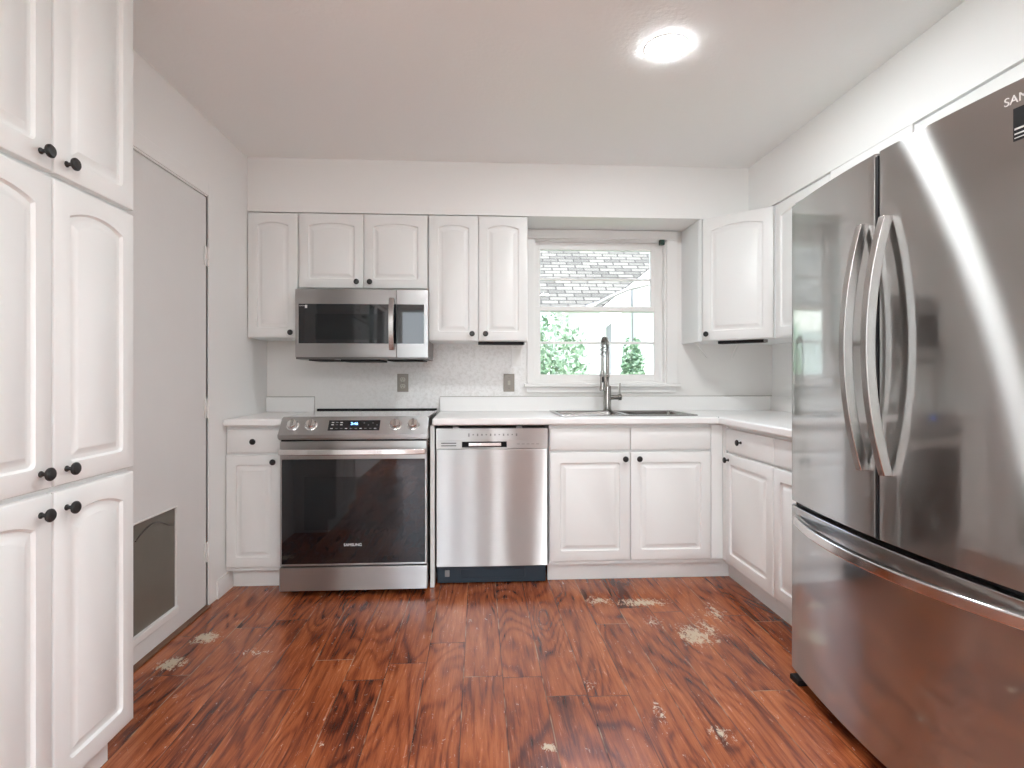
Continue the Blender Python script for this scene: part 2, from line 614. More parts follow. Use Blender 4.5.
def panel_bm(W, H, rise=0, stile=.055, panel=True, T=.019, top=None):
    """routed door front: rounded slab edge, groove, raised field"""
    bm = bmesh.new()
    n, c = 10, 4
    base = outline(stile, W - stile, stile, H - (top or stile), 0, rise, .014, n, c)
    N = len(base)
    def rect(e):
        out = []
        for i, (x, z) in enumerate(base):
            if i <= c: out.append((e, e))
            elif i <= 2 * c + 1: out.append((W - e, e))
            elif i <= 3 * c + 2: out.append((W - e, H - e))
            elif i < 3 * c + 2 + n: out.append((min(max(x, e), W - e), H - e))
            else: out.append((e, H - e))
        return out
    loops = [(rect(0), T), (rect(0), .005), (rect(.0018), .0015), (rect(.005), 0)]
    if panel:
        f = lambda i: outline(stile, W - stile, stile, H - (top or stile), i, rise, .014, n, c)
        loops += [(base, 0), (f(.002), .0045), (f(.005), .0080), (f(.013), .0080), (f(.017), .0070), (f(.028), .0022), (f(.031), .0004)]
    rings = [[bm.verts.new((x, y, z)) for x, z in lp] for lp, y in loops]
    for a, b in zip(rings, rings[1:]):
        for i in range(N):
            j = (i + 1) % N
            bm.faces.new((a[i], a[j], b[j], b[i]))
    bm.faces.new(rings[0][::-1])
    bm.faces.new(rings[-1])
    bmesh.ops.remove_doubles(bm, verts=bm.verts, dist=1e-5)
    bmesh.ops.dissolve_degenerate(bm, edges=bm.edges, dist=1e-6)
    return bm

KNOB = None
def knob(parent, x, z):
    global KNOB
    if KNOB is None:
        bm = bmesh.new()
        add_lathe(bm, [(.0075, -.001), (.0075, .002), (.0048, .005), (.0045, .014), (.008, .017), (.0148, .019), (.0158, .0215), (.0155, .0245), (.0125, .0275), (.006, .0285), (0, .0287)], 28, 'y-')
        KNOB = link('knob', bm, M['knob'], parent, loc=(x, 0, z))
        return KNOB
    o = KNOB.copy()
    COL.objects.link(o)
    o.parent = parent
    o.location = (x, 0, z)
    return o

T = .019
def door(parent, x0, x1, z0, z1, rise=.028, kn=None, y=-T, stile=.055, name='door', m=None):
    g = .0015
    d = link(name, panel_bm(x1 - x0 - 2 * g, z1 - z0 - 2 * g, rise, stile), m or M['cab'], parent, loc=(x0 + g, y, z0 + g), smooth=30)
    if kn: knob(d, kn[0] - x0 - g, kn[1] - z0 - g)
    return d

def drawer(parent, x0, x1, z0, z1, kn=None, name='drawer_front'):
    g = .0015
    d = link(name, panel_bm(x1 - x0 - 2 * g, z1 - z0 - 2 * g, 0, .02, False), M['cab'], parent, loc=(x0 + g, -T, z0 + g), smooth=30)
    if kn: knob(d, kn[0] - x0 - g, kn[1] - z0 - g)
    return d

# ------------------------------------------------------------------ room dimensions
XL, XR = -1.325, 1.93
YB, YR = 3.62, -2.3
ZC = 2.38
TOPZ, BOTZ = 2.066, 1.333
FB = 3.03          # face plane of the back base cabinets (door fronts)
FU = 3.31          # face plane of the back wall cabinets
FR = 1.33          # face plane of right base cabinets
FRU = 1.62         # face plane of right wall cabinets

struct('floor', B((XL - .1, XR + .1, YR - .1, YB + .1, -.08, 0)), M['floor'])
struct('ceiling', B((XL - .1, XR + .1, YR - .1, YB + .1, ZC, ZC + .12)), M['ceil'])
WX0, WX1, WZ0, WZ1 = .345, 1.225, 1.075, 2.02       # window opening
struct('wall_back', grid_slab([XL - .1, WX0, WX1, XR + .1], [0, WZ0, WZ1, ZC], lambda a, b: WX0 < a < WX1 and WZ0 < b < WZ1, YB, YB + .12, 'xz'), M['bwall'])
DY0, DY1, DZ = 2.05, 2.838, 2.000
struct('wall_left', grid_slab([YR, -1.9, -.4, DY0, DY1, YB], [0, .9, DZ, 2.1, ZC], lambda a, b: (DY0 < a < DY1 and b < DZ) or (-1.9 < a < -.4 and .9 < b < 2.1), XL - .1, XL, 'yz'), M['wall'])
struct('wall_right', grid_slab([YR, -1.9, -.4, YB], [0, .9, 2.1, ZC], lambda a, b: -1.9 < a < -.4 and .9 < b < 2.1, XR, XR + .1, 'yz'), M['wall'])
PX0, PX1, PZ = -1.24, .02, 2.18                      # glass door opening in the rear wall
struct('wall_rear', grid_slab([XL - .1, PX0, PX1, XR + .1], [0, PZ, ZC], lambda a, b: PX0 < a < PX1 and b < PZ, YR - .12, YR, 'xz'), M['wall'])
# boxed-in soffit over the wall cabinets
struct('soffit', B((XL, XR, FU + .012, YB, TOPZ + .004, ZC)), M['wall'])
struct('soffit_right', B((FRU + .004, XR, YR, FU + .012, TOPZ + .006, ZC)), M['wall'])

# baseboards and casings
bbprof = [(0, 0), (.014, 0), (.014, .07), (.010, .078), (.008, .09), (0, .09)]
struct('baseboard_left', prism([(XL + a, b) for a, b in bbprof], DY1 + .09, FB + .07, 'y'), M['trimw'])
struct('baseboard_rear', B((PX1 + .06, XR, YR, YR + .014, 0, .09)), M['trimw'])
bm = bmesh.new()
add_box(bm, XL, XL + .006, DY1 + .006, DY1 + .09, 0, DZ + .07)
add_box(bm, XL, XL + .006, DY0 - .09, DY1 + .006, DZ + .006, DZ + .07)
struct('trim_1', bm, M['wall'], bevel=.002)
bm = bmesh.new()
add_box(bm, XL - .1, XL, DY1, DY1 + .0055, 0, DZ + .005)
add_box(bm, XL - .1, XL - .04, DY1 - .012, DY1, 0, DZ)
add_box(bm, XL - .1, XL - .04, DY0, DY1, DZ - .003, DZ)
struct('trim_2', bm, M['trimw'])
struct('trim_3', B((XL - .1, XL + .022, DY0 + .002, DY1 + .001, 0.0, .008)), M['threshold'], bevel=.003)

# ------------------------------------------------------------------ left flush door with pet flap
py0, py1, pz0, pz1 = 2.235, 2.566, .085, .556
dx0, dx1 = XL - .04, XL - .002
dr = struct('door_1', grid_slab([DY0 + .004, py0, py1, DY1 - .0012], [.010, pz0, pz1, DZ - .006], lambda a, b: py0 < a < py1 and pz0 < b < pz1, dx0, dx1, 'yz'), M['doorp'], bevel=.0015)
bm = bmesh.new()
w = .007
add_box(bm, dx0 - .002, dx1 + .005, py0, py0 + w, pz0, pz1)
add_box(bm, dx0 - .002, dx1 + .003, py1 - w * .6, py1, pz0, pz1)
add_box(bm, dx0 - .002, dx1 + .005, py0, py1, pz1 - .007, pz1)
add_box(bm, dx0 - .002, dx1 + .010, py0, py1, pz0, pz0 + .03)
link('pet_door_frame', bm, M['trimw'], dr, bevel=.002)
fl = link('pet_door_flap', prism([(py0 + w, pz0 + .03), (py1 - w * .6, pz0 + .03), (py1 - w * .6, pz1 - .007), (py0 + w, pz1 - .007)], dx1 - .012, dx1 - .006, 'x'), M['flap'], dr)
bm = bmesh.new()
pts = [(dx1 - .004, py0 + .04 + (py1 - py0 - .09) * i / 10, pz1 - .075 + .04 * math.sin(PI * i / 10)) for i in range(11)]
add_tube(bm, pts, .0025, 8)
add_lathe(bm, [(.007, -.016), (.007, -.009), (0, -.008)], 16, 'x', (dx1, (py0 + py1) / 2, pz1 - .05))
link('flap_latch', bm, M['dsteel'], dr)
def hinge(z):
    bm = bmesh.new()
    for k in range(3):
        add_lathe(bm, [(.0065, 0), (.0065, .03)], 12, 'z', (XL + .007, DY1 - .002, z + k * .032))
    add_lathe(bm, [(.004, 0), (.005, .004), (0, .008)], 12, 'z', (XL + .007, DY1 - .002, z + .094))
    add_box(bm, XL + .0001, XL + .003, DY1 - .028, DY1 + .003, z, z + .094)
    return link('hinge', bm, M['trimw'], dr)
for z in (1.66, .92, .22): hinge(z)

# ------------------------------------------------------------------ window in the back wall
win = struct('window_1', B((WX0, WX1, YB + .02, YB + .10, WZ0, WZ0 + .02)), M['trimw'])
bm = bmesh.new()
add_box(bm, WX0, WX0 + .018, YB, YB + .115, WZ0, WZ1)
add_box(bm, WX1 - .018, WX1, YB, YB + .115, WZ0, WZ1)
add_box(bm, WX0, WX1, YB, YB + .115, WZ1 - .018, WZ1)
link('window_jamb', bm, M['trimw'], win, bevel=.001)
bm = bmesh.new()
cw = .05
add_box(bm, WX0 - .037, WX0 + .008, YB - .018, YB, WZ0 + .004, TOPZ)
add_box(bm, WX1 - .008, WX1 + .062, YB - .018, YB, WZ0 + .004, TOPZ)
add_box(bm, WX0 - .037, WX1 + .062, YB - .022, YB, WZ1 - .008, TOPZ)
add_box(bm, WX0 - .037, WX1 + .062, YB - .028, YB, WZ1 - .012, WZ1 + .004)
link('window_casing', bm, M['trimw'], win, bevel=.002)
bm = bmesh.new()
add_box(bm, WX0 - .055, WX1 + .08, YB - .045, YB + .03, WZ0 - .018, WZ0 + .004)
add_box(bm, WX0 - .037, WX1 + .055, YB - .018, YB, WZ0 - .055, WZ0 - .018)
link('window_sill', bm, M['trimw'], win, bevel=.003)
def sash(z0, z1, y, xl, xr, tr, br):
    w = .034
    bm = bmesh.new()
    zz = (z0 + br + z1 - tr) / 2
    add_box(bm, xl, xl + w, y, y + .03, z0, z1)
    add_box(bm, xr - w, xr, y, y + .03, z0, z1)
    add_box(bm, xl + w, xr - w, y, y + .03, z0, z0 + br)
    add_box(bm, xl + w, xr - w, y, y + .03, z1 - tr, z1)
    add_box(bm, xl + w, xr - w, y + .006, y + .024, zz - .008, zz + .008)
    s = link('window_sash', bm, M['trimw'], win, bevel=.0025)
    link('window_pane', B((xl + w - .004, xr - w + .004, y + .013, y + .017, z0 + br - .004, z1 - tr + .004)), M['glass'], s, smooth=0)
    return s
xl, xr = WX0 + .018, WX1 - .058
sash(1.545, WZ1 - .018, YB + .052, xl, xr, .05, .025)
sash(WZ0 + .02, 1.578, YB + .016, xl, xr + .012, .03, .042)
bm = B((xr + .012, WX1 - .018, YB + .048, YB + .09, WZ0 + .02, WZ1 - .018), (xr, xr + .0122, YB + .05, YB + .09, 1.58, WZ1 - .018))
add_tube(bm, [(xr + .022, YB + .012, 1.60), (xr + .022, YB + .012, WZ1 - .05)], .003, 8)
link('sash_track', bm, M['trimw'], win)
link('sash_latch', B((xr + .0, xr + .032, YB - .034, YB - .004, WZ1 - .045, WZ1 - .012)), M['green'], win, bevel=.003)

# ------------------------------------------------------------------ rear glass door (lets in daylight)
pd = struct('door_2', grid_slab([PX0, PX0 + .06, (PX0 + PX1) / 2 - .03, (PX0 + PX1) / 2 + .03, PX1 - .06, PX1], [.0, .09, PZ - .06, PZ],
            lambda a, b: .09 < b < PZ - .06 and (PX0 + .06 < a < (PX0 + PX1) / 2 - .03 or (PX0 + PX1) / 2 + .03 < a < PX1 - .06), YR - .09, YR - .04, 'xz'), M['trimw'], bevel=.003)
for a, b in ((PX0 + .056, (PX0 + PX1) / 2 - .026), ((PX0 + PX1) / 2 + .026, PX1 - .056)):
    link('glass_pane', B((a, b, YR - .068, YR - .062, .086, PZ - .056)), M['glass'], pd, smooth=0)
struct('trim_4', B((PX0 - .06, PX0, YR, YR + .015, 0, PZ + .06), (PX1, PX1 + .06, YR, YR + .015, 0, PZ + .06), (PX0, PX1, YR, YR + .015, PZ, PZ + .06)), M['trimw'], bevel=.002)

for nm, xa, xb in (('added_window_2', XL - .08, XL - .03), ('added_window_3', XR + .03, XR + .08)):  # unseen side windows, added behind the camera for more light
    fr0 = struct(nm, grid_slab([-1.9, -1.85, -1.17, -1.13, -.45, -.4], [.9, .95, 1.48, 1.52, 2.05, 2.1],
                 lambda a, b: (-1.85 < a < -1.17 or -1.13 < a < -.45) and (.95 < b < 1.48 or 1.52 < b < 2.05), xa, xb, 'yz'), M['trimw'], bevel=.003)
    link('window_pane', B((xa + .02, xa + .025, -1.86, -.44, .94, 2.06)), M['glass'], fr0, smooth=0)

# ------------------------------------------------------------------ tall pantry on the left wall
PF = -1.02      # plane of the door fronts
p = thing('pantry_cabinet', 'tall white floor to ceiling cabinet with arched panel doors beside the flush door', 'cabinet', (PF - T, 1.095, 0), PI / 2)
PWd = 1.738 - 1.095
D = PF - T - XL
link('body', B((0, PWd - .002, 0, D, .10, ZC - .002)), M['cabin'], p, bevel=.001)
link('toe_kick', B((0, PWd - .02, .045, D - .001, 0, .10)), M['cab'], p)
c = 1.4185 - 1.095
for z0, z1, kz in ((.108, .843, .797), (.853, 1.600, .893), (1.610, ZC - .03, 1.647)):
    door(p, .004, c - .001, z0, z1, .022, (c - .040, kz), stile=.052)
    door(p, c + .001, PWd, z0, z1, .022, (c + .043, kz), stile=.052)

# ------------------------------------------------------------------ wall cabinets on the back wall
def wallcab(x0, x1, z0, doors, label, depth=None, rise=.017, y=FU):
    t = thing('wall_cabinet', label, 'cabinet', (x0, y + T, 0), 0)
    W = x1 - x0
    link('body', B((.0015, W - .0015, 0, YB - y - T, z0, TOPZ)), M['cabin'], t, bevel=.001)
    for a, b, kx, kz in doors:
        door(t, a - x0, b - x0, z0 + .002, TOPZ - .003, rise, (kx - x0, kz), stile=.052)
    return t
wallcab(XL, -1.037, 1.345, [(XL + .003, -1.039, -1.075, 1.375)], 'narrow single door white wall cabinet in the left corner')
wallcab(-1.037, -.296, 1.630, [(-1.034, -.665, -.703, 1.668), (-.665, -.299, -.628, 1.668)], 'short two door white wall cabinet directly above the microwave')
wallcab(-.296, .288, 1.329, [(-.293, -.004, -.040, 1.372), (-.004, .286, .038, 1.372)], 'tall two door white wall cabinet just left of the window')

# diagonal corner wall cabinet
t = thing('corner_wall_cabinet', 'diagonal white corner wall cabinet right of the window', 'cabinet', (1.32, 3.31, 0), -PI / 4)
def loc45(x, y):
    dx, dy = x - 1.32, y - 3.31
    c_, s_ = math.cos(PI / 4), math.sin(PI / 4)
    return (dx * c_ - dy * s_, dx * s_ + dy * c_)
fw = .3 * math.sqrt(2)
cy = 3.31 - .30
body = [(0.0, T), loc45(1.32 , 3.31 + .0), loc45(1.32, YB), loc45(XR, YB), loc45(XR, cy), (fw, 0), (fw, T)]
poly = [loc45(1.32, 3.337), loc45(1.32, YB), loc45(XR, YB), loc45(XR, cy), loc45(1.647, cy)]
link('body', prism(poly, BOTZ, TOPZ), M['cabin'], t, bevel=.001)
door(t, .012, fw - .006, BOTZ + .002, TOPZ - .003, .020, (.045, 1.374), y=0)
link('door_edge_stile', B((-.0005, .0105, .001, .021, BOTZ, TOPZ)), M['cabin'], t)

# right wall: wall cabinet, filler, cabinet over the refrigerator
def rightcab(name, y1, y0, z0, z1, label, doors=(), knobz=None):
    t = thing(name, label, 'cabinet', (FRU + T, y1, 0), -PI / 2)
    W = y1 - y0
    link('body', B((.001, W - .001, 0, XR - FRU - T, z0, z1)), M['cabin'], t, bevel=.001)
    for a, b, kx in doors:
        door(t, y1 - a, y1 - b, z0 + .002, z1 - .003, .018, (y1 - kx, z0 + .04) if kx else None, stile=.052)
    return t
rightcab('wall_cabinet', cy - .001, 2.526, BOTZ, TOPZ, 'white wall cabinet on the right wall between corner cabinet and refrigerator', [(cy - .004, 2.528, 2.565)])
tag(link('filler_panel', B((FRU + .004, XR, 2.029, 2.524, 1.80, TOPZ + .004)), M['wall']), 'smooth white boxed panel above the far end of the refrigerator', 'panel')
rightcab('wall_cabinet', 2.026, 1.06, 1.83, TOPZ, 'low wide white wall cabinet above the refrigerator', [(2.020, 1.545, 1.58), (1.543, 1.066, 1.51)])

# ------------------------------------------------------------------ base cabinets
CZ = .862
TK = .10
def base(x0, x1, label, y=FB):
    t = thing('base_cabinet', label, 'cabinet', (x0, y + T, 0), 0)
    W = x1 - x0
    link('body', B((.001, W - .001, 0, YB - y - T, TK, CZ)), M['cabin'], t, bevel=.001)
    link('toe_kick', B((.001, W - .001, .055, .075, 0, TK)), M['cab'], t)
    return t
t = base(XL, -1.034, 'narrow white base cabinet with one drawer left of the stove')
x0 = XL
drawer(t, .012, -1.036 - x0, .722, .845, (-1.175 - x0, .783))
door(t, .004, -1.036 - x0, .122, .712, 0, (-1.073 - x0, .676), stile=.05)

t = thing('base_cabinet', 'double door white sink base cabinet with two black knobs', 'cabinet', (.377, FB + T, 0), 0)
x0 = .377
W = 1.349 - x0
# open-topped carcass so the sink bowls have room
link('body', B((.001, .02, 0, YB - FB - T - .002, TK, CZ), (W - .02, W, 0, YB - FB - T - .002, TK, CZ), (.02, W - .02, 0, .018, TK, CZ), (.02, W - .02, YB - FB - T - .017, YB - FB - T - .002, TK, CZ),
                (.02, W - .02, .018, YB - FB - T - .015, TK, TK + .018)), M['cabin'], t, bevel=.001)
link('toe_kick', B((.001, W + .062, .055, .075, 0, TK)), M['cab'], t)
drawer(t, .004, .822 - x0, .722, .845)
drawer(t, .822 - x0, 1.272 - x0, .722, .845)
door(t, .004, .822 - x0, .122, .712, 0, (.791 - x0, .676))
door(t, .822 - x0, 1.272 - x0, .122, .712, 0, (.868 - x0, .676))
link('corner_filler', B((1.274 - x0, 1.338 - x0, -T + .004, 0, .122, CZ - .004)), M['cab'], t, bevel=.001)

t = thing('base_cabinet', 'white base cabinet in the right corner with drawer knob and door knob', 'cabinet', (FR + T, 3.028, 0), -PI / 2)
y1 = 3.028
W = y1 - 2.488
link('body', B((.001, W - .001, 0, XR - FR - T - .002, TK, CZ)), M['cabin'], t, bevel=.001)
link('toe_kick', B((-.076, W - .001, .055, .075, 0, TK)), M['cab'], t)
link('corner_filler', B((.003, .036, -T + .004, 0, .122, CZ - .004)), M['cab'], t, bevel=.001)
drawer(t, y1 - 2.987, y1 - 2.488, .722, .845, (y1 - 2.80, .785))
door(t, y1 - 2.987, y1 - 2.488, .122, .712, 0, (y1 - 2.945, .676))
t = thing('base_cabinet', 'white base cabinet half hidden behind the refrigerator', 'cabinet', (FR + T, 2.487, 0), -PI / 2)
W = 2.487 - 2.055
link('body', B((.001, W - .001, 0, XR - FR - T - .002, TK, CZ)), M['cabin'], t, bevel=.001)
link('toe_kick', B((.001, W - .001, .055, .075, 0, TK)), M['cab'], t)
drawer(t, 0, W - .002, .722, .845)
door(t, 0, W - .002, .122, .712, 0)

# ------------------------------------------------------------------ countertops
CT = .902
FE = FB - .028
c1 = link('countertop', B((XL + .001, -1.022, FE, YB - .001, CZ + .001, CT)), M['counter'], bevel=.012, seg=4)
tag(c1, 'small white laminate countertop left of the stove', 'countertop')
link('backsplash_lip', B((XL + .001, -1.03, YB - .022, YB - .001, CT, CT + .092)), M['counter'], c1, bevel=.003)
SX0, SX1, SY0, SY1 = .462, 1.208, 3.125, 3.505
FX = FR - .028
bm = grid_slab([-.248, SX0, SX1, FX, XR - .001], [2.055, FE, SY0, SY1, YB - .001],
               lambda a, b: (a < FX and b < FE) or (SX0 < a < SX1 and SY0 < b < SY1), CZ + .001, CT)
c2 = link('countertop', bm, M['counter'], bevel=.010, seg=4)
tag(c2, 'long white L shaped laminate countertop around the sink', 'countertop')
link('backsplash_lip', B((-.248, XR - .002, YB - .022, YB - .001, CT, CT + .092)), M['counter'], c2, bevel=.003)
link('backsplash_lip', B((XR - .022, XR - .001, 2.055, YB - .0225, CT, CT + .092)), M['counter'], c2, bevel=.003)
M['caulk'] = mat('grey_caulk', (.35, .33, .30), .7)
link('caulk_line', B((-.248, XR - .002, YB - .004, YB - .0005, CT + .092, CT + .0955)), M['caulk'], c2, smooth=0)
link('caulk_line', B((XL + .001, -1.03, YB - .004, YB - .0005, CT + .092, CT + .0955)), M['caulk'], c1, smooth=0)
link('seam', B((FX - .0015, FX + .0015, FE - .0005, FE + .04, CZ + .006, CT + .0003)), M['markg'], c2, smooth=0)

# ------------------------------------------------------------------ sink
s = thing('kitchen_sink', 'stainless steel double bowl sink set into the white countertop', 'sink', (.835, 3.315, CT), 0)
sx0, sx1, sy0, sy1 = .442 - .835, 1.228 - .835, 3.105 - 3.315, 3.545 - 3.315
bx0, bx1, by0, by1 = sx0 + .03, sx1 - .03, sy0 + .03, sy1 - .065
mid = (sx0 + sx1) / 2
bm = grid_slab([sx0, bx0, mid - .014, mid + .014, bx1, sx1], [sy0, by0, by1, sy1],
               lambda a, b: by0 < b < by1 and (bx0 < a < mid - .014 or mid + .014 < a < bx1), 0.0005, .007)
link('rim', bm, M['sinkst'], s, bevel=.003)
def bowl(a, b):
    bm = bmesh.new()
    def ring(i, z, r):
        pts = []
        X0, X1, Y0, Y1 = a + i, b - i, by0 + i, by1 - i
        for (cx, cy_, a0) in ((X0 + r, Y0 + r, PI), (X1 - r, Y0 + r, 1.5 * PI), (X1 - r, Y1 - r, 0), (X0 + r, Y1 - r, PI / 2)):
            for k in range(5):
                t_ = a0 + PI / 2 * k / 4
                pts.append(bm.verts.new((cx + r * math.cos(t_), cy_ + r * math.sin(t_), z)))
        return pts
    rg = [ring(0, .006, .001), ring(.002, 0, .02), ring(.008, -.13, .03), ring(.03, -.155, .03), ring(.12, -.16, .02)]
    for p_, q in zip(rg, rg[1:]):
        for i in range(20):
            bm.faces.new((p_[i], p_[(i + 1) % 20], q[(i + 1) % 20], q[i]))
    bm.faces.new(rg[-1])
    o = link('bowl', bm, M['sinkst'], s)
    md = o.modifiers.new('thick', 'SOLIDIFY'); md.thickness = .0015; md.offset = 0
    bm = bmesh.new()
    add_lathe(bm, [(.038, -.1605), (.038, -.157), (.030, -.156), (.026, -.159), (0, -.159)], 20, 'z', ((a + b) / 2, (by0 + by1) / 2, 0))
    link('drain', bm, M['chrome'], s)
bowl(bx0, mid - .014)
bowl(mid + .014, bx1)

# ------------------------------------------------------------------ faucet
fx, fy = .806, 3.512
f = thing('faucet', 'brushed nickel spring neck kitchen faucet behind the sink', 'faucet', (fx, fy, CT + .007), 0)
bm = bmesh.new()
add_lathe(bm, [(.027, 0), (.027, .006), (.0235, .010), (.0235, .150), (.0215, .155), (.012, .157), (.012, .165)], 28)
link('base', bm, M['nickel'], f)
bm = bmesh.new()
add_lathe(bm, [(.0105, .16), (.0105, .205), (.014, .21), (.014, .235), (.0115, .24), (.0115, .352), (.0140, .354), (.0140, .366), (.008, .368)], 20)
link('riser', bm, M['nickel'], f)
def arcpt(t_):
    # from the top of the riser over and down to the spray head (towards the room and slightly left)
    a = PI * t_
    R = .062
    dx, dy = -.45, -.89
    u = R * (1 - math.cos(a))
    return Vector((dx * u, dy * u, .364 + .085 * math.sin(a) - (max(0, t_ - .8) * .18)))
pts = [arcpt(i / 24) for i in range(25)]
link('hose', tube(pts, .007, 10), M['dsteel'], f)
bm = bmesh.new()
turns = 16
hel = []
nn = turns * 12
for i in range(nn + 1):
    t_ = i / nn
    p_ = arcpt(t_)
    tg_ = (arcpt(min(1, t_ + .01)) - arcpt(max(0, t_ - .01))).normalized()
    side = tg_.cross(Vector((.89, -.45, 0))).normalized()
    oth = tg_.cross(side)
    an = 2 * PI * i / 12
    hel.append(p_ + (side * math.cos(an) + oth * math.sin(an)) * .0128)
add_tube(bm, hel, .0032, 5)
link('spring', bm, M['nickel'], f)
e = arcpt(1)
bm = bmesh.new()
add_lathe(bm, [(.009, 0), (.009, -.075), (.0135, -.08), (.0155, -.10), (.0155, -.165), (.018, -.185), (.0185, -.20), (.014, -.203), (0, -.203)][::-1], 20, 'z', tuple(e))
sp = link('spray_head', bm, M['nickel'], f)
link('spray_button', B((e.x - .006, e.x + .006, e.y - .0185, e.y - .010, e.z - .15, e.z - .115)), M['blk'], sp, bevel=.002)
bm = bmesh.new()
add_tube(bm, [(0, 0, .222), (e.x * .5, e.y * .5, .222), (e.x * .9, e.y * .9, .222)], .005, 8)
add_tube(bm, [(e.x - .019, e.y, .222), (e.x, e.y - .019, .222), (e.x + .019, e.y, .222), (e.x, e.y + .019, .222), (e.x - .019, e.y, .222)], .004, 8)
link('spray_holder', bm, M['nickel'], f)
bm = bmesh.new()
add_lathe(bm, [(.0155, .018), (.0155, .065), (.019, .067), (.019, .088), (.016, .090), (0, .090)], 22, 'x', (0, 0, .083))
add_tube(bm, [(.079, 0, .10), (.079, 0, .135), (.080, -.004, .172)], [.005, .004, .0035], 10)
link('lever', bm, M['nickel'], f)

# ------------------------------------------------------------------ wall plates
def plate(x, z, label, kind):
    t = thing('wall_outlet' if kind != 'blank' else 'wall_plate', label, 'outlet' if kind == 'duplex' else ('switch' if kind == 'switch' else 'wall plate'), (x, YB, z), 0)
    if kind == 'switch': t.name = 'wall_switch'
    link('cover_plate', B((-.035, .035, -.006, 0, -.057, .057)), M['plate'] if kind != 'blank' else M['trimw'], t, bevel=.002)
    if kind == 'duplex':
        for dz in (-.021, .021):
            bm = bmesh.new()
            pts = [(.0165 * math.cos(2 * PI * i / 20), max(-.0135, min(.0135, .0165 * math.sin(2 * PI * i / 20))) + dz) for i in range(20)]
            add_prism(bm, pts, -.0085, -.005, 'y')
            o = link('receptacle', bm, M['ivory'], t)
            link('slots', B((-.007, -.005, -.0088, -.008, dz - .001, dz + .008), (.005, .007, -.0088, -.008, dz - .001, dz + .008), (-.002, .002, -.0088, -.008, dz - .010, dz - .006)), M['blk'], o, smooth=0)
    elif kind == 'switch':
        link('toggle', B((-.005, .005, -.017, -.005, -.003, .010)), M['ivory'], t, bevel=.001)
        link('toggle_frame', B((-.008, .008, -.0075, -.005, -.014, .014)), M['ivory'], t)
    for dz in ((0,) if kind == 'duplex' else (-.035, .035)):
        bm = bmesh.new()
        add_lathe(bm, [(.003, .005), (.003, .0068), (0, .0074)], 10, 'y-', (0, 0, dz))
        link('screw', bm, M['dsteel'] if kind != 'blank' else M['trimw'], t)
plate(-.482, 1.083, 'duplex outlet with brown plate on the wall above the stove', 'duplex')
plate(.192, 1.083, 'toggle switch with brownish plate below the white blank plate', 'switch')
plate(.240, 1.247, 'white blank wall plate close under the cabinet beside the window', 'blank')

# ------------------------------------------------------------------ things under the wall cabinets
t = thing('under_cabinet_light', 'slim black light bar under the wall cabinet left of the window', 'light', (.13, FU + .05, 1.329), 0)
link('housing', B((-.135, .135, -.03, .03, -.018, 0)), M['blk'], t, bevel=.004)
link('end_cap', B((.135, .14, -.028, .028, -.017, 0)), M['greyp'], t)
t = thing('under_cabinet_light', 'slim black light bar under the diagonal corner cabinet', 'light', (1.52, 3.19, BOTZ), -PI / 4)
link('housing', B((-.13, .13, -.03, .03, -.018, 0)), M['blk'], t, bevel=.004)
link('end_cap', B((.13, .135, -.028, .028, -.017, 0)), M['greyp'], t)
def bracket(x, y, dx, label):
    bm = bmesh.new()
    add_prism(bm, [(0, 0), (.014, 0), (.014 + dx, -.095), (dx, -.095)], -.004, .004, 'y')
    add_box(bm, -.012, .026, -.012, .012, -.004, 0)
    o = link('hanging_bracket', bm, M['whitep'], None, loc=(x, y, BOTZ))
    tag(o, label, 'bracket')
bracket(1.345, 3.44, .07, 'white slanted bracket under the corner cabinet, nearer the window')
bracket(1.60, 3.40, -.05, 'white slanted bracket under the corner cabinet, farther from the window')

# ------------------------------------------------------------------ microwave
MX0, MX1, MY, MZ0, MZ1 = -1.023, -.288, 3.215, 1.228, 1.612
mw = thing('microwave', 'stainless over the range microwave with black glass door', 'microwave', (MX0, MY, MZ0), 0)
W, H = MX1 - MX0, MZ1 - MZ0
k = W / 133.0      # metres per photo pixel on this face
link('body', B((.002, W - .002, .028, YB - MY - .001, .012, H)), M['dsteel'], mw, bevel=.002)
seam = 101.3 * k
gz0, gz1 = H - 55 * k, H - 15 * k
bm = grid_slab([0, 3.2 * k, seam - 6 * k, seam - .002], [.003, gz0, gz1, H], lambda a, b: gz0 < b < gz1 and 3.2 * k < a < seam - 6 * k, 0, .026, 'xz')
d = link('door', bm, M['steel'], mw, bevel=.002)
link('door_glass', B((3.2 * k, seam - 6 * k, .002, .02, gz0, gz1)), M['glassblk'], d, smooth=0)
link('door_window', B((20 * k, 88 * k, .001, .004, gz0 + 4 * k, gz1 - 10 * k)), M['ovenwin'], d, smooth=0)
link('door_glass', B((seam - 6 * k, seam - .003, -.0008, .002, gz0, gz1)), M['glassblk'], d, smooth=0)
lettering('brand_lettering', 'SAMSUNG', .008, M['markw'], d, (7.0 * k, .0018, gz1 - .011))
link('square_mark', B((9.6 * k, 11.8 * k, .0006, .002, gz1 - 4.3 * k, gz1 - 1.2 * k)), M['markw'], d, smooth=0)  # small plain white square on the door glass
bm = grid_slab([seam + .001, seam + .0015, W - 4 * k, W], [.003, gz0, gz1, H], lambda a, b: gz0 < b < gz1 and seam + .0015 < a < W - 4 * k, 0, .026, 'xz')
cp = link('control_panel', bm, M['steel'], mw, bevel=.0015)
link('touch_glass', B((seam + .0015, W - 4 * k, .001, .02, gz0, gz1)), M['glassblk'], cp, smooth=0)
hx = 97 * k
zs = [H - 9 * k - (53 * k) * i / 14 for i in range(15)]
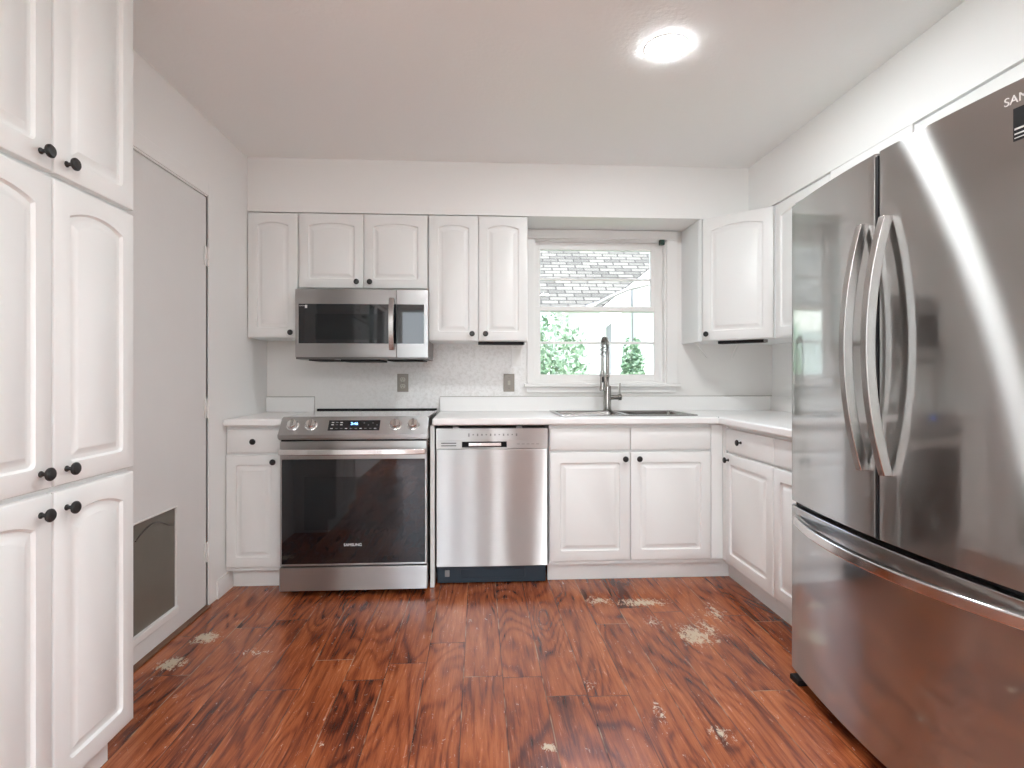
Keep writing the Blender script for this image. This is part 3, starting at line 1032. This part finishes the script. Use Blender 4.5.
def bowbar(pts_front, pts_back, w, axis='x'):
    bm = bmesh.new()
    rows = []
    for a, b in zip(pts_front, pts_back):
        rows.append([bm.verts.new((a[0] - w / 2, a[1], a[2])), bm.verts.new((a[0] + w / 2, a[1], a[2])), bm.verts.new((b[0] + w / 2, b[1], b[2])), bm.verts.new((b[0] - w / 2, b[1], b[2]))])
    for r0, r1 in zip(rows, rows[1:]):
        for i in range(4):
            bm.faces.new((r0[i], r0[(i + 1) % 4], r1[(i + 1) % 4], r1[i]))
    bm.faces.new(rows[0]); bm.faces.new(rows[-1][::-1])
    return bm
fr_, bk_ = [], []
for i, z in enumerate(zs):
    u = 2 * i / 14 - 1
    o_ = .022 + .028 * (1 - u * u)
    fr_.append((hx, -o_ - .012, z)); bk_.append((hx, -o_, z))
bm = bowbar(fr_, bk_, 5.2 * k)
for z in (zs[0] - .012, zs[-1] + .012):
    add_box(bm, hx - 2.4 * k, hx + 2.4 * k, -.030, 0, z - .011, z + .011)
link('handle', bm, M['hsteel'], d, bevel=.003)
link('bottom_trim', B((.002, W, .004, .03, -.002, .0025), (.0, W, .010, .34, -.008, .010)), M['dsteel'], mw, bevel=.002)
bm = B((.06, .20, .05, .3, -.016, -.008), (.24, .46, .04, .3, -.020, -.008), (.50, W - .03, .05, .3, -.016, -.008))
link('grease_filter', bm, M['blk'], mw, bevel=.002)

# ------------------------------------------------------------------ stove (slide-in electric range)
RX0, RX1, RY = -1.012, -.266, 2.93
W = RX1 - RX0
st = thing('stove', 'stainless slide in electric stove with black glass oven door', 'stove', (RX0, RY, 0), 0)
link('body', B((.004, W - .004, .045, YB - RY - .025, .045, .898)), M['dsteel'], st, bevel=.002)
link('cooktop', B((0, W, .075, YB - RY - .024, .898, .913)), M['cooktop'], st, bevel=.003)
link('rear_trim', B((0, W, YB - RY - .024, YB - RY - .002, .895, .921)), M['blk'], st, bevel=.002)
# sloped control panel
prof = [(.0, .822), (-.012, .826), (-.014, .838), (.060, .912), (.078, .914), (.078, .815), (.0, .815)]
prof = [(-.002, .806), (-.016, .810), (-.018, .829), (-.006, .834), (.052, .906), (.076, .914), (.078, .80), (.0, .80)]
cpn = link('control_panel', prism(prof, -.004, W + .004, 'x'), M['steel'], st, bevel=.003)
a0, a1 = Vector((0, -.006, .834)), Vector((0, .052, .906))
sl = (a1 - a0).normalized()
nr = Vector((0, -sl.z, sl.y))
def slope_obj(name, bm, m, parent, x, t_):
    o = link(name, bm, m, parent)
    pos = a0 + (a1 - a0) * t_
    o.matrix_local = Matrix(((1, 0, 0, x), (0, -nr.y, sl.y, pos.y), (0, -nr.z, sl.z, pos.z), (0, 0, 0, 1)))
    return o
# local frame on the slope: x across, -y outwards, z up the slope
kk = W / 146.0
def sx(px): return (px - 281) * kk
bmd = B((sx(328) - sx(353.5), sx(379) - sx(353.5), -.0015, .003, -.030, .032))
disp = slope_obj('display', bmd, M['glassblk'], cpn, sx(353.5), .5)
lt = lettering('clock_digits', '2:46', .022, M['led'], disp, (0, -.0018, .010))
for i, tx in enumerate((-.110, -.088, -.066)):
    for z in (.018, .004):
        link('button_mark', B((tx - .006, tx + .006, -.0022, -.0014, z - .0022, z + .0022)), M['markw'] if i % 2 == 0 else M['markg'], disp, smooth=0)
for i in range(10):
    tx = -.112 + i * .0245
    link('button_mark', B((tx - .006, tx + .006, -.0022, -.0014, -.021, -.017)), M['markg'] if i % 3 else M['markw'], disp, smooth=0)
for i in range(4):
    tx = .05 + .022 * i
    link('button_mark', B((tx - .003, tx + .003, -.0022, -.0014, .012 - .012 * (i % 2), .017 - .012 * (i % 2))), M['markg'], disp, smooth=0)
for px in (293, 311, 394.5, 412.5):
    bm = bmesh.new()
    add_lathe(bm, [(.031, -.001), (.031, .004), (.026, .007), (.0245, .024), (.022, .027), (0, .0275)], 32, 'y-')
    kn = slope_obj('burner_knob', bm, M['chrome'], cpn, sx(px), .50)
    link('knob_grip', B((-.0055, .0055, -.034, -.026, -.021, .021)), M['hsteel'], kn, bevel=.002)
# oven door
dz0, dz1 = .158, .792
gz0, gz1 = .168, .700
bm = grid_slab([.003, .012, W - .012, W - .003], [dz0, gz0, gz1, dz1], lambda a, b: gz0 < b < gz1 and .012 < a < W - .012, 0, .042, 'xz')
od = link('oven_door', bm, M['steel'], st, bevel=.0025)
gl = link('door_glass', B((.012, W - .012, .001, .03, gz0, gz1)), M['glassblk'], od, smooth=0)
ow = link('oven_window', B((.125, W - .125, .0003, .003, .34, .61)), M['ovenwin'], gl, smooth=0)
lettering('brand_lettering', 'SAMSUNG', .020, M['markw'], gl, (sx(353), .0005, .262))
fr_, bk_ = [], []
for i in range(17):
    u = 2 * i / 16 - 1
    o_ = .026 + .022 * (1 - u ** 4)
    fr_.append((.006 + (W - .012) * i / 16, -o_ - .014)); bk_.append((.006 + (W - .012) * i / 16, -o_))
pts = fr_ + bk_[::-1]
bm = prism(pts, .728, .757)
for x in (.03, W - .03): add_box(bm, x - .018, x + .018, -.036, .002, .731, .754)
link('handle', bm, M['chrome'], od, bevel=.004, seg=3)
link('vent_slot', B((.006, W - .006, .012, .05, .792, .802)), M['blk'], st, smooth=0)
dwr = link('drawer_front', B((.0, W, .0, .045, .03, .150)), M['steel'], st, bevel=.004)
link('base_shadow_gap', B((.01, W - .01, .02, .05, .148, .160)), M['blk'], st, smooth=0)
for x in (.05, W - .05):
    for y in (.09, .58):
        bm = bmesh.new()
        add_lathe(bm, [(.02, 0), (.02, .012), (.008, .014), (.008, .05)], 14, 'z', (x, y, 0))
        link('foot', bm, M['blk'], st)
bm = bmesh.new()
for i in range(7):
    z = .86 - i * .016
    add_prism(bm, [(.07 + .002 * i, z), (.12, z - .028), (.12, z - .020), (.07 + .002 * i, z + .006)], W - .0045, W + .003, 'x')
link('side_vent', bm, M['hsteel'], st)

# narrow end panel between stove and dishwasher
tag(link('end_panel', B((-.259, -.236, FB - .006, YB - .001, 0, CZ)), M['cabin'], bevel=.002), 'narrow vertical end panel between stove and dishwasher', 'panel')

# ------------------------------------------------------------------ dishwasher
DX0, DX1 = -.229, .370
W = DX1 - DX0
dw = thing('dishwasher', 'stainless steel dishwasher under the counter beside the stove', 'dishwasher', (DX0, FB - .006, 0), 0)
link('tub', B((.006, W - .006, .03, .55, .10, .846)), M['greyp'], dw, bevel=.002)
# door panel is very slightly bowed
def bowpanel(x0, x1, z0, z1, y0, y1, bow, n=16):
    fr = [(x0 + (x1 - x0) * i / n, y0 - bow * (1 - (2 * i / n - 1) ** 2)) for i in range(n + 1)]
    return prism(fr + [(x1, y1), (x0, y1)], z0, z1)
ddr = link('door', bowpanel(0.002, W - .002, .108, .734, 0, .03, .003), M['steel'], dw, bevel=.003)
hz0, hz1 = .738, .778
pk = B((0, W, .003, .03, .780, .845))
pn = link('control_panel', pk, M['chrome'], dw, bevel=.002)
pn.data.materials.clear(); pn.data.materials.append(M['steel'])
hx0, hx1 = .138, .378
bm = grid_slab([0, hx0, hx1, W], [.736, .742, .774, .780], lambda a, b: hx0 < a < hx1 and .742 < b < .774, .003, .030, 'xz')
hp = link('handle_panel', bm, M['steel'], dw, bevel=.0015)
link('pocket_recess', B((hx0, hx1, .026, .029, .742, .774)), M['blk'], hp, smooth=0)
link('pull_bar', B((hx0 + .035, hx1 - .03, .002, .022, .749, .768)), M['chrome'], hp, bevel=.003)
link('vent_grille', B((.028, .108, .001, .004, .765, .769), (.028, .108, .001, .004, .751, .755)), M['blk'], hp, smooth=0)
for i in range(12):
    tx = .175 + i * .0232
    hgt = (.006, .004, .008)[i % 3] if i not in (0,) else .011
    link('button_mark', B((tx - .004, tx + .004, .0022, .0035, .812 - hgt, .812 + hgt * .6)), M['markg'], pn, smooth=0)
for i in range(5):
    tx = .44 + i * .026
    link('button_mark', B((tx - .008, tx + .008, .0022, .0035, .759, .762)), M['markg'], hp, smooth=0)
for q in (.09, .43):
    link('mounting_clip', B((q, q + .03, .01, .03, .845, .855)), M['greyp'], dw)
bm = B((.004, W - .006, .05, .062, .004, .102), (.13, W - .12, .044, .051, .030, .078))
tp = link('toe_panel', bm, M['bluish'], dw, bevel=.003)
link('toe_clip', B((.045, .070, .042, .051, .040, .075)), M['greyp'], tp, bevel=.002)
for x in (.05, W - .05):
    for y in (.10, .5):
        bm = bmesh.new()
        add_lathe(bm, [(.018, 0), (.018, .008), (.006, .010), (.006, .102)], 12, 'z', (x, y, 0))
        link('foot', bm, M['blk'], dw)

# ------------------------------------------------------------------ refrigerator (local: x towards the camera, -y outward)
FY1 = 2.048
FRX = 1.118        # furthest bulge of the front
fg = thing('refrigerator', 'large stainless french door refrigerator with bottom freezer drawer', 'refrigerator', (1.118, FY1, 0), -PI / 2)
W = 1.035
BOW = .0445
GX = FY1 - 1.527
link('case', B((.006, W - .006, .105, XR - 1.118 - .012, .035, 1.745)), M['dsteel'], fg, bevel=.004)
link('gasket_and_gap_fill', B((.012, W - .012, .088, .105, .045, 1.735), (GX - .006, GX + .006, -.001, .088, .664, 1.74), (.03, W - .03, .05, .09, .646, .666)), M['blk'], fg)  # includes a flush black strip painting the shade between the doors
def front_y(x):
    u = 2 * x / W - 1
    return BOW * u * u
def fdoor(name, x0, x1, z0, z1, ra=.004, rb=.004):
    n = 18
    fr = []
    def edge(xe, r, sgn):
        out = []
        for i in range(1, 5):
            a = PI / 2 * i / 5
            out.append((xe + sgn * r * (1 - math.cos(a)), front_y(xe) + r * (1 - math.sin(a))))
        return out
    fr += [(x0, .088), (x0, front_y(x0) + ra)] + edge(x0, ra, 1)
    for i in range(n + 1):
        x = x0 + ra + (x1 - rb - x0 - ra) * i / n
        fr.append((x, front_y(x)))
    fr += edge(x1, rb, -1)[::-1] + [(x1, front_y(x1) + rb), (x1, .088)]
    return link(name, prism(fr, z0, z1), M['fsteel'], fg, bevel=.003, smooth=50)
ld = fdoor('left_door', 0, GX - .006, .664, 1.752, .014, .006)
rd = fdoor('right_door', GX + .006, W, .664, 1.752, .006, .014)
fd = fdoor('freezer_drawer', 0, W, .045, .648, .014, .014)
link('hinge_cover', B((.02, .12, .05, .16, 1.745, 1.765)), M['greyp'], fg, bevel=.004)
link('hinge_cover', B((W - .12, W - .02, .05, .16, 1.745, 1.765)), M['greyp'], fg, bevel=.004)
def fhandle(parent, xc):
    fr_, bk_ = [], []
    n = 28
    for i in range(n + 1):
        u = 2 * i / n - 1
        z = 1.205 + u * .355
        o_ = -.004 + .052 * (1 - u * u)
        y = front_y(xc)
        fr_.append((xc, y - o_ - .028, z)); bk_.append((xc, y - o_ + .001, z))
    bm = bowbar(fr_, bk_, .025)
    return link('handle', bm, M['hsteel'], parent, bevel=.0035, smooth=50)
fhandle(ld, GX - .045)
fhandle(rd, GX + .048)
n = 28
fr_, bk_ = [], []
for i in range(n + 1):
    u = 2 * i / n - 1
    x = .085 + (W - .17) * i / n
    o_ = .000 + .050 * (1 - u ** 2)
    fr_.append((x, front_y(x) - o_ - .024)); bk_.append((x, front_y(x) - o_ + .001))
link('handle', prism(fr_ + bk_[::-1], 594/1000, .625), M['chrome'], fd, bevel=.005, seg=3, smooth=50)
link('base_grille', B((.02, W - .02, .07, .10, .012, .045)), M['blk'], fg)
for x in (.04, W - .04):
    bm = B((x - .03, x + .03, .035, .12, .0, .02))
    link('roller_foot', bm, M['blk'], fg, bevel=.004)
bm = text_bm('SAMSUNG', .026)
bmesh.ops.rotate(bm, verts=bm.verts, cent=(0, 0, 0), matrix=Matrix.Rotation(PI / 2, 3, 'X'))
lx = FY1 - 1.105
o = link('brand_lettering', bm, M['markw'], rd, loc=(lx, front_y(lx) - .0004, 1.713), smooth=0)
o.rotation_euler = (0, 0, math.atan(2 * BOW * 2 / W * (2 * lx / W - 1)))
lx = FY1 - 1.110
bm = B((-.035, .035, -.001, .0005, -.035, .035))
o = link('square_mark', bm, M['blk'], rd, loc=(lx, front_y(lx) - .0004, 1.658), smooth=0)
rz = math.atan(2 * BOW * 2 / W * (2 * lx / W - 1))
o.rotation_euler = (0, 0, rz)
link('sticker_print', B((-.032, .020, -.0016, -.0008, -.012, -.008), (-.032, .025, -.0016, -.0008, -.022, -.019), (-.032, .015, -.0016, -.0008, -.030, -.028), (-.012, .012, -.0016, -.0008, .014, .020)), M['markw'], o, smooth=0)

# ------------------------------------------------------------------ recessed ceiling lamps: first in view, the others added to brighten the room
def ceiling_lamp(x, y, label):
    t = thing('ceiling_light', label, 'ceiling light', (x, y, ZC), 0, None)
    bm = bmesh.new()
    add_lathe(bm, [(.079, -.0035), (.082, -.003), (.084, -.0015), (.085, 0), (.060, 0)], 40)
    link('trim_ring', bm, M['whitep'], t)
    bm = bmesh.new()
    add_lathe(bm, [(0, -.0075), (.050, -.0072), (.072, -.0062), (.079, -.0045), (.079, -.001), (0, -.001)], 40)
    link('lens', bm, M['lamp'], t)
ceiling_lamp(.716, 2.12, 'round bright recessed ceiling light above the sink side of the room')
ceiling_lamp(.25, -.35, 'added unseen round ceiling light above the middle of the room')
ceiling_lamp(-.2, -1.75, 'added unseen round ceiling light close to the rear glass door')
ceiling_lamp(1.0, -1.2, 'added unseen round ceiling light in the right rear of the room')
ceiling_lamp(-.6, -1.0, 'added unseen round ceiling light in the left rear of the room')

# ------------------------------------------------------------------ outdoors beyond the kitchen window
struct('added_patio', B((-4, 5, -6, YR - .14, -.12, -.06)), M['concrete'])  # unseen pale slab added to bounce sunlight up to the ceiling
struct('ground', B((-30, 30, YB + .12, 40, -.5, -.4), (-30, 30, -40, YR - .12, -.5, -.4)), M['soil'])
nb = thing('neighbour_house', 'white house with grey shingle roof seen through the window', 'house', (0, 7.0, -.4), 0)
def poly_slab(name, pts, thick, m, parent):
    bm = bmesh.new()
    p_ = [Vector(q) for q in pts]
    n_ = (p_[1] - p_[0]).cross(p_[2] - p_[0]).normalized() * thick
    lo = [bm.verts.new(q) for q in p_]; hi = [bm.verts.new(q - n_) for q in p_]
    bm.faces.new(lo); bm.faces.new(hi[::-1])
    for i in range(len(lo)):
        j = (i + 1) % len(lo)
        bm.faces.new((lo[i], lo[j], hi[j], hi[i]))
    return link(name, bm, m, parent, smooth=0)
ez, rz_ = 2.38, 4.35
rf = link('roof', B((0, 5.0, 0, 3.1, -.06, 0)), M['shingle'], nb, smooth=0)
ang = math.atan2(rz_ - ez, 2.4)
rf.location = (-3.4, -.05, ez)
rf.rotation_euler = (ang, 0, 0)
# sloping rake edge: the roof is cut diagonally on the right
bm = bmesh.new()
bm.from_mesh(rf.data)
for v in bm.verts:
    if v.co.x > 4: v.co.x = 4.9 if v.co.y < 1 else 7.5
bm.to_mesh(rf.data); bm.free()
p0 = Vector((-3.4 + 4.9, -.05, ez)); p1 = Vector((-3.4 + 7.5, -.05 + 3.1 * math.cos(ang), ez + 3.1 * math.sin(ang)))
bm = bmesh.new()
for dz_, hh_, oy in ((-.02, -.30, -.04),):
    v = [bm.verts.new(q) for q in (p0 + Vector((0, oy, dz_)), p1 + Vector((0, oy, dz_)), p1 + Vector((0, oy, hh_)), p0 + Vector((0, oy, hh_)))]
    w_ = [bm.verts.new(q.co + Vector((0, .06, 0))) for q in v]
    bm.faces.new(v); bm.faces.new(w_[::-1])
    for i in range(4): bm.faces.new((v[i], v[(i + 1) % 4], w_[(i + 1) % 4], w_[i]))
link('rake_board', bm, M['siding'], nb, smooth=0)
link('wall', B((1.3, 9, 2.6, 2.8, 0, 6), (-5, 1.3, 3.6, 3.8, 0, 4.2)), M['siding'], nb, smooth=0)
link('porch_post', B((1.70, 1.75, .4, .48, 0, 2.7)), M['greyp'], nb, smooth=0)
link('porch_post', B((2.02, 2.12, .3, .40, 0, 2.7)), M['greyp'], nb, smooth=0)
bm = bmesh.new()
add_tube(bm, [(1.35, -.3, 2.36), (1.55, -.3, 2.47), (1.8, -.3, 2.58), (2.05, -.3, 2.64), (2.18, -.3, 2.68)], .022, 8)
add_tube(bm, [(1.28, -.3, 2.34), (1.40, -.3, 2.38)], .04, 8)
link('gutter', bm, M['dsteel'], nb)

def shrub(name, x, y, z, h, r, label, seed, cat='tree', leaves=6500):
    rnd = random.Random(seed)
    t = thing(name, label, cat, (x, y, z), 0)
    bm = bmesh.new()
    add_tube(bm, [(0, 0, 0), (.03, 0, h * .5), (0, .03, h * .8)], [.05, .035, .02], 8)
    link('trunk', bm, M['bark'], t)
    bm = bmesh.new()
    for i in range(leaves):
        a = rnd.uniform(0, 2 * PI); b = math.acos(rnd.uniform(-1, 1)); q = rnd.uniform(.5, 1) ** .5
        q *= 1 + .22 * math.sin(3 * a + seed) * math.sin(2.5 * b)
        c_ = Vector((r * q * math.sin(b) * math.cos(a), r * q * math.sin(b) * math.sin(a), h * .55 + h * .45 * q * math.cos(b)))
        s_ = rnd.uniform(.018, .034) * (1 + r * .6)
        d1 = Vector((rnd.gauss(0, 1), rnd.gauss(0, 1), rnd.gauss(0, 1))).normalized()
        d2 = d1.cross(Vector((rnd.gauss(0, 1), rnd.gauss(0, 1), rnd.gauss(0, 1)))).normalized()
        bm.faces.new([bm.verts.new(c_ + d1 * s_), bm.verts.new(c_ + d2 * s_ * .5), bm.verts.new(c_ - d1 * s_), bm.verts.new(c_ - d2 * s_ * .5)])
    link('foliage', bm, M['leaf'], t, smooth=0)
shrub('shrub', .62, 6.0, -.4, 2.15, .58, 'pale green leafy shrub outside behind the left window panes', 3, 'shrub')
shrub('shrub', 1.93, 6.95, -.4, 1.95, .17, 'thin climbing plant between the porch posts outside', 5, 'shrub')
# garden behind the camera, mirrored in the microwave glass
shrub('tree', -3.3, -7.6, -.4, 4.2, 1.2, 'leafy tree in the garden beyond the rear glass door', 8, leaves=2200)
shrub('tree', .6, -8.6, -.4, 3.6, 1.0, 'smaller tree in the garden beyond the rear glass door', 9)
shrub('shrub', -.7, -7.0, -.4, 1.5, .7, 'low round shrub in the garden beyond the rear glass door', 11, 'shrub', 2500)
